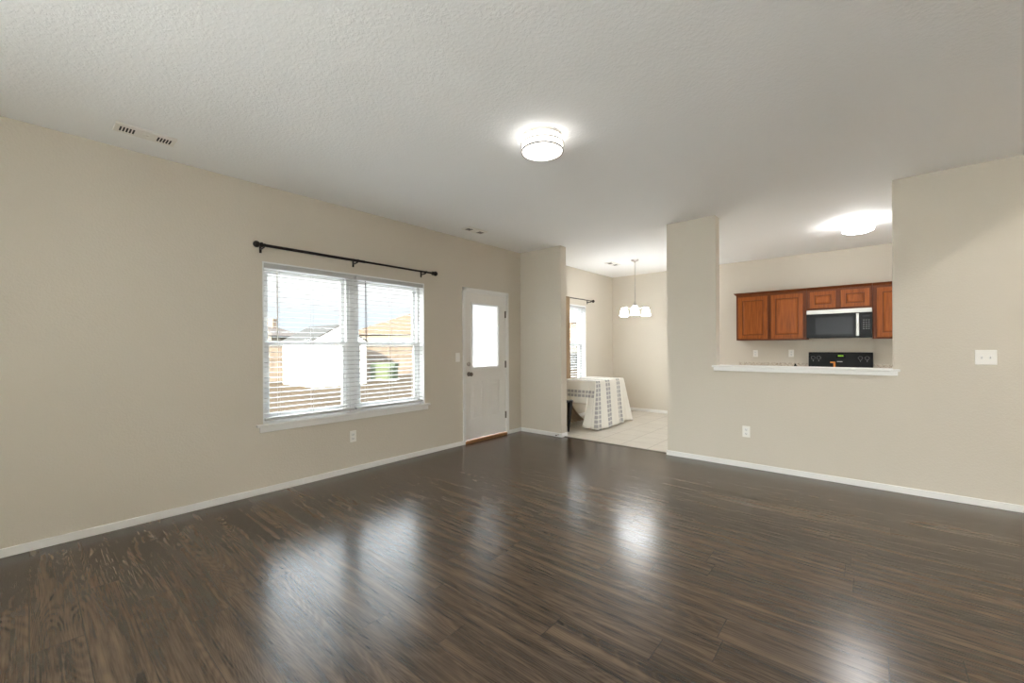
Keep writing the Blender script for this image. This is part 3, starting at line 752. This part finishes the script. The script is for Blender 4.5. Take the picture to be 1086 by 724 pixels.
t = thing('orange_tag', 'small bent orange tag standing on the stove in front of its back panel', 'tag', (-.392, D - .16, .9335))
q = MB(); q.box(-.012, .012, -.004, .004, 0, .112, .002); q.box(-.050, .012, -.004, .004, .098, .116, .002); q.build('tag', 'orange', t)
q = MB(); q.box(-.030, .030, -.03, .03, 0, .012, .002); q.build('foot', 'orange', t)
t = thing('bottle', 'tiny black bottle top on the counter just left of the stove', 'bottle', (-.885, D - .11, .912))
q = MB(); q.lathe([(0, 0), (.022, 0), (.022, .065), (.012, .078), (0, .078)]); q.build('body', 'blackenamel', t, 40)
q = MB(); q.lathe([(0, .076), (.012, .076), (.012, .096), (0, .096)]); q.build('cap', 'blackenamel', t, 40)

# ------------------------------------------------------------------ dining table, cloth, stool
tx0, tx1, ty0, ty1, tz = -3.84, -3.175, 5.655, 6.615, .760
t = thing('dining_table', 'rectangular dining table hidden under the striped cloth', 'table', ((tx0 + tx1) / 2, (ty0 + ty1) / 2, 0))
hx, hy = (tx1 - tx0) / 2 - .008, (ty1 - ty0) / 2 - .008
q = MB(); q.box(-hx, hx, -hy, hy, .725, .752, .004); q.build('tabletop', 'palewood', t)
q = MB(); ring_w = .02
q.box(-hx + .06, hx - .06, -hy + .06, -hy + .08, .65, .725); q.box(-hx + .06, hx - .06, hy - .08, hy - .06, .65, .725); q.box(-hx + .06, -hx + .08, -hy + .08, hy - .08, .65, .725); q.box(hx - .08, hx - .06, -hy + .08, hy - .08, .65, .725)
q.build('apron', 'palewood', t)
for sx_ in (-1, 1):
    for sy_ in (-1, 1):
        q = MB(); q.rod((sx_ * (hx - .08), sy_ * (hy - .08), 0), (sx_ * (hx - .08), sy_ * (hy - .08), .725), .02, .032, 12); q.build('leg', 'palewood', t)

ctl = [  # (top x, top y) -> (bottom x, y, z)
    ((tx0, ty0), (tx0 - .02, ty0 - .03, .42)),
    ((tx0 + .15, ty0), (tx0 + .15, ty0 - .02, .415)),
    ((-3.42, ty0), (-3.43, ty0 - .02, .415)),
    ((-3.30, ty0), (-3.315, ty0 - .025, .41)),
    ((-3.275, ty0), (-3.315, ty0 - .035, .36)),
    ((-3.225, ty0), (-3.385, ty0 - .03, .055)),
    ((-3.195, ty0), (-3.33, ty0 - .05, .040)),
    ((tx1, ty0), (-3.225, ty0 - .045, .040)),
    ((tx1, ty0 + .04), (-3.155, ty0 - .015, .02)),
    ((tx1, ty0 + .30), (-3.125, ty0 + .29, .02)),
    ((tx1, ty0 + .55), (-3.125, ty0 + .55, .03)),
    ((tx1, ty0 + .80), (-3.135, ty0 + .84, .03)),
    ((tx1, ty0 + .84), (-3.185, ty0 + .90, .04)),
    ((tx1, ty0 + .90), (-3.16, ty0 + 1.06, .03)),
    ((tx1, ty1), (-3.12, ty0 + 1.24, .012)),
    ((tx1 - .04, ty1), (-3.20, ty0 + 1.30, .012)),
    ((tx1 - .12, ty1), (-3.27, ty1 + .12, .20)),
    ((tx1 - .20, ty1), (-3.38, ty1 + .05, .41)),
    ((tx0 + .15, ty1), (tx0 + .15, ty1 + .03, .42)),
    ((tx0, ty1), (tx0 - .02, ty1 + .03, .42)),
    ((tx0, (ty0 + ty1) / 2), (tx0 - .03, (ty0 + ty1) / 2, .45)),
]
per = []
for k in range(len(ctl)):
    (a, p), (c, q_) = ctl[k], ctl[(k + 1) % len(ctl)]
    L = max((Vector(a) - Vector(c)).length, (Vector(p) - Vector(q_)).length); n = max(2, int(L / .018))
    for i in range(n):
        f = i / n; per.append((Vector(a).lerp(Vector(c), f), Vector(p).lerp(Vector(q_), f)))
bmq = bmesh.new(); uvl = bmq.loops.layers.uv.new('cloth')
NR = 18; rings = []; cen = Vector(((tx0 + tx1) / 2, (ty0 + ty1) / 2))
uvd = {}
for k in range(NR + 1):
    f = k / NR; rr = []
    for i, (tp, bt) in enumerate(per):
        ease = f ** 1.15
        wob = .010 * math.sin(i * .42) * f + .006 * math.sin(i * .95 + 1.3) * f
        x = tp.x + (bt.x - tp.x) * ease; y = tp.y + (bt.y - tp.y) * ease; z = tz + (bt.z - tz) * f
        o_ = Vector((tp.x, tp.y)) - cen
        on_y = abs(abs(tp.y - cen.y) - (ty1 - ty0) / 2) < 1e-4
        on_x = abs(abs(tp.x - cen.x) - (tx1 - tx0) / 2) < 1e-4
        nx = math.copysign(1, o_.x) if on_x else 0; ny = math.copysign(1, o_.y) if on_y else 0
        bulge = .006 * min(1, f * 8)
        x += nx * (wob + bulge); y += ny * (wob + bulge)
        if k == 0: x -= nx * .004; y -= ny * .004
        v = bmq.verts.new((x, y, z - (0 if k else 0) ))
        s_ = (tz - z)
        u_, v_2 = tp.x, tp.y
        if on_x and not (on_y and abs(bt.y - tp.y) > .08 and tp.y < cen.y): u_ = tp.x + nx * s_
        elif on_y: v_2 = tp.y + ny * s_
        uvd[v] = (u_, v_2); rr.append(v)
    rings.append(rr)
n = len(per)
for a, c in zip(rings, rings[1:]):
    for i in range(n):
        j = (i + 1) % n; bmq.faces.new((a[i], c[i], c[j], a[j]))
topc = bmq.verts.new((cen.x, cen.y, tz + .001)); uvd[topc] = (cen.x, cen.y)
# top with inner rings for clean UVs
prev = rings[0]
for g in (.66, .33):
    cur = []
    for v in rings[0]:
        w_ = bmq.verts.new((cen.x + (v.co.x - cen.x) * g, cen.y + (v.co.y - cen.y) * g, tz + .001)); uvd[w_] = (w_.co.x, w_.co.y); cur.append(w_)
    for i in range(n):
        j = (i + 1) % n; bmq.faces.new((prev[i], prev[j], cur[j], cur[i]))
    prev = cur
for i in range(n): bmq.faces.new((prev[i], prev[(i + 1) % n], topc))
bmesh.ops.recalc_face_normals(bmq, faces=bmq.faces)
for f in bmq.faces:
    for lp in f.loops: lp[uvl].uv = uvd[lp.vert]
me = bpy.data.meshes.new('tablecloth'); bmq.to_mesh(me); bmq.free(); me.materials.append(M['cloth'])
for p in me.polygons: p.use_smooth = True
try: me.set_sharp_from_angle(angle=R(70))
except Exception: pass
co = bpy.data.objects.new('tablecloth', me); C.objects.link(co)
sm = co.modifiers.new('thick', 'SOLIDIFY'); sm.thickness = .003; sm.offset = -1
tag(co, 'cream tablecloth with grey plaid stripes draped to the floor over the dining table', 'tablecloth')

t = thing('stool', 'black metal stool with tapered legs behind the wall end, under the table edge', 'stool', (-3.575, 5.285, 0), R(-4.3))
q = MB(); q.box(-.142, .142, -.142, .142, .455, .478, .010); q.build('seat', 'blackmetal', t)
for sx_ in (-1, 1):
    for sy_ in (-1, 1):
        q = MB(); c0, w0, c1, w1 = .135, .055, .098, .020
        tt = bmesh.new()
        def rect(c, w_, z):
            return [tt.verts.new((sx_ * (c - dx), sy_ * (c - dy_), z)) for dx, dy_ in ((0, 0), (w_, 0), (w_, w_), (0, w_))]
        a_, b_ = rect(c0, w0, .456), rect(c1, w1, .0)
        tt.faces.new(a_); tt.faces.new(b_)
        for i in range(4): tt.faces.new((a_[i], a_[(i + 1) % 4], b_[(i + 1) % 4], b_[i]))
        bmesh.ops.recalc_face_normals(tt, faces=tt.faces)
        q._merge(tt); q.build('leg', 'blackmetal', t)
        q = MB(); q.ball((sx_ * .118, sy_ * .118, .474), .030, (1, 1, .55)); q.build('corner_cap', 'greyrubber', t, 60)

# ------------------------------------------------------------------ outside
def board_fence(name, label, along, fixed, u0, u1, side):
    """side: +1/-1 which way posts stand off"""
    fm = 'fence' if along == 'y' else 'palefence'
    t = thing(name, label, 'fence', (fixed, u0, GZ) if along == 'y' else (u0, fixed, GZ), 0 if along == 'x' else R(90))
    L = u1 - u0; q = MB(); x = 0.0
    while x < L - .1:
        h = 1.78 + random.uniform(-.015, .015); wd = .138
        q.prism([(x, 0.02), (x + wd, 0.02), (x + wd, h - .04), (x + wd - .04, h), (x + .04, h), (x, h - .04)], 'y', -.01, .01); x += .143
    q.build('boards', fm, t)
    for z in (.30, .95, 1.55):
        q = MB(); q.box(0, L, side * .012, side * .05, z, z + .085); q.build('rail', fm, t)
    k = 0.0
    while k <= L + .01:
        q = MB(); q.box(k - .05, k + .05, side * .012, side * .11, -.1, 1.84, .004); q.build('post', fm, t); k += 2.4
    return t
board_fence('board_fence', 'weathered cedar board fence along the back of the yard behind the shed', 'y', -19.6, -9.0, 23.4, -1)
board_fence('board_fence', 'weathered cedar side fence seen through the dining window', 'x', 23.6, -19.5, 2.0, -1)

t = thing('garden_shed', 'white garden shed with grey gable roof in the yard outside the window', 'shed', (-16.95, 7.92, GZ))
wl, hw, ze, zp = 1.35, 1.075, 1.72, 2.32     # half length along X, half width along Y
q = MB(); q.prism([(-hw, 0), (hw, 0), (hw, ze), (0, zp), (-hw, ze)], 'x', -wl, wl)
q.build('wall', 'shedwhite', t)
q = MB()
for sg in (-1, 1):
    sl = (zp - ze) / hw; ov = .09
    q.prism([(0, zp + .01), (sg * (hw + ov), ze - sl * ov + .01), (sg * (hw + ov), ze - sl * ov + .06), (0, zp + .06)], 'x', -wl - .08, wl + .06)
q.build('roof', 'shedroof', t)
q = MB(); q.box(wl, wl + .03, -.85, .12, .04, 1.62, .004); dd = q.build('door', 'shedwhite', t)
for z in (.25, 1.1): q = MB(); q.box(wl + .03, wl + .04, -.87, -.72, z, z + .05); q.build('hinge', 'bronze', dd)
q = MB(); q.rod((wl + .03, .03, .8), (wl + .08, .03, .8), .03); q.build('knob', 'nickel', dd)
q = MB(); q.box(wl - .01, wl + .008, .13, .30, .04, 1.62); q.build('doorway_gap', 'slot', t)

t = thing('utility_box', 'pale green metal utility box standing on the lawn by the back fence', 'utility box', (-16.55, 10.45, GZ), R(40.6))
q = MB(); q.box(-.60, .60, -.35, .40, 0, .06, .01); q.build('pad', 'concrete', t)
q = MB(); q.box(-.53, .53, -.28, .30, .06, .62, .015); q.build('cabinet', 'utilgreen', t)
q = MB(); q.prism([(-.32, .62), (.32, .62), (.32, .80), (-.12, .80)], 'x', -.55, .55); q.build('lid', 'utilgreen', t)

def house(name, label, loc, rz, lx, ly, ze, zr, wallm, roofm, hip=2.0, wins=(), chim=None):
    t = thing(name, label, 'house', loc, rz)
    q = MB(); q.box(-lx, lx, -ly, ly, 0, ze); q.build('wall', wallm, t)
    tt = bmesh.new(); o_ = .4
    b4 = [tt.verts.new(p) for p in ((-lx - o_, -ly - o_, ze), (lx + o_, -ly - o_, ze), (lx + o_, ly + o_, ze), (-lx - o_, ly + o_, ze))]
    r2 = [tt.verts.new((-lx + hip, 0, zr)), tt.verts.new((lx - hip, 0, zr))]
    tt.faces.new(b4[::-1]); tt.faces.new((b4[0], b4[1], r2[1], r2[0])); tt.faces.new((b4[1], b4[2], r2[1])); tt.faces.new((b4[2], b4[3], r2[0], r2[1])); tt.faces.new((b4[3], b4[0], r2[0]))
    bmesh.ops.recalc_face_normals(tt, faces=tt.faces)
    q = MB(); q._merge(tt); q.build('roof', roofm, t)
    for x, z, w_, h_ in wins:
        q = MB(); q.box(x - w_ / 2, x + w_ / 2, -ly - .05, -ly + .02, z, z + h_); f_ = q.build('window', 'vinyl', t)
        q = MB(); q.box(x - w_ / 2 + .08, x + w_ / 2 - .08, -ly - .06, -ly - .04, z + .08, z + h_ - .08); q.build('pane', 'darkwin', f_)
    if chim:
        q = MB(); q.box(chim[0] - .35, chim[0] + .35, -.35, .35, zr - .8, zr + .45); q.box(chim[0] - .42, chim[0] + .42, -.42, .42, zr + .35, zr + .5); q.build('chimney', 'brick', t)
    return t
def at(px, depth): return F * depth + Rt * ((px - 543) / 440.87 * depth)
p = at(268, 44); house('house', 'distant cream house with grey roof beyond the fence, left of the shed', (p.x, p.y, GZ), R(40), 3.9, 3.2, 2.75, 4.1, 'cream', 'greyroof', 2.6, ((1.5, 1.0, 1.2, 1.2),), (2.0,))
p = at(446, 36); house('house', 'distant house with tan hipped roof beyond the fence, right of the shed', (p.x, p.y, GZ), R(34), 4.6, 3.6, 2.5, 4.6, 'cream', 'tanroof', 4.3, ((-2, .9, 1.3, 1.2),))
house('house', 'orange brick house beyond the side fence seen through the dining window', (-18.5, 33.0, GZ), R(8), 7.0, 4.5, 3.4, 6.2, 'brick', 'brownroof', 3.0, ((-4, 1.0, 1.4, 1.4), (4, 1.0, 1.4, 1.4)))
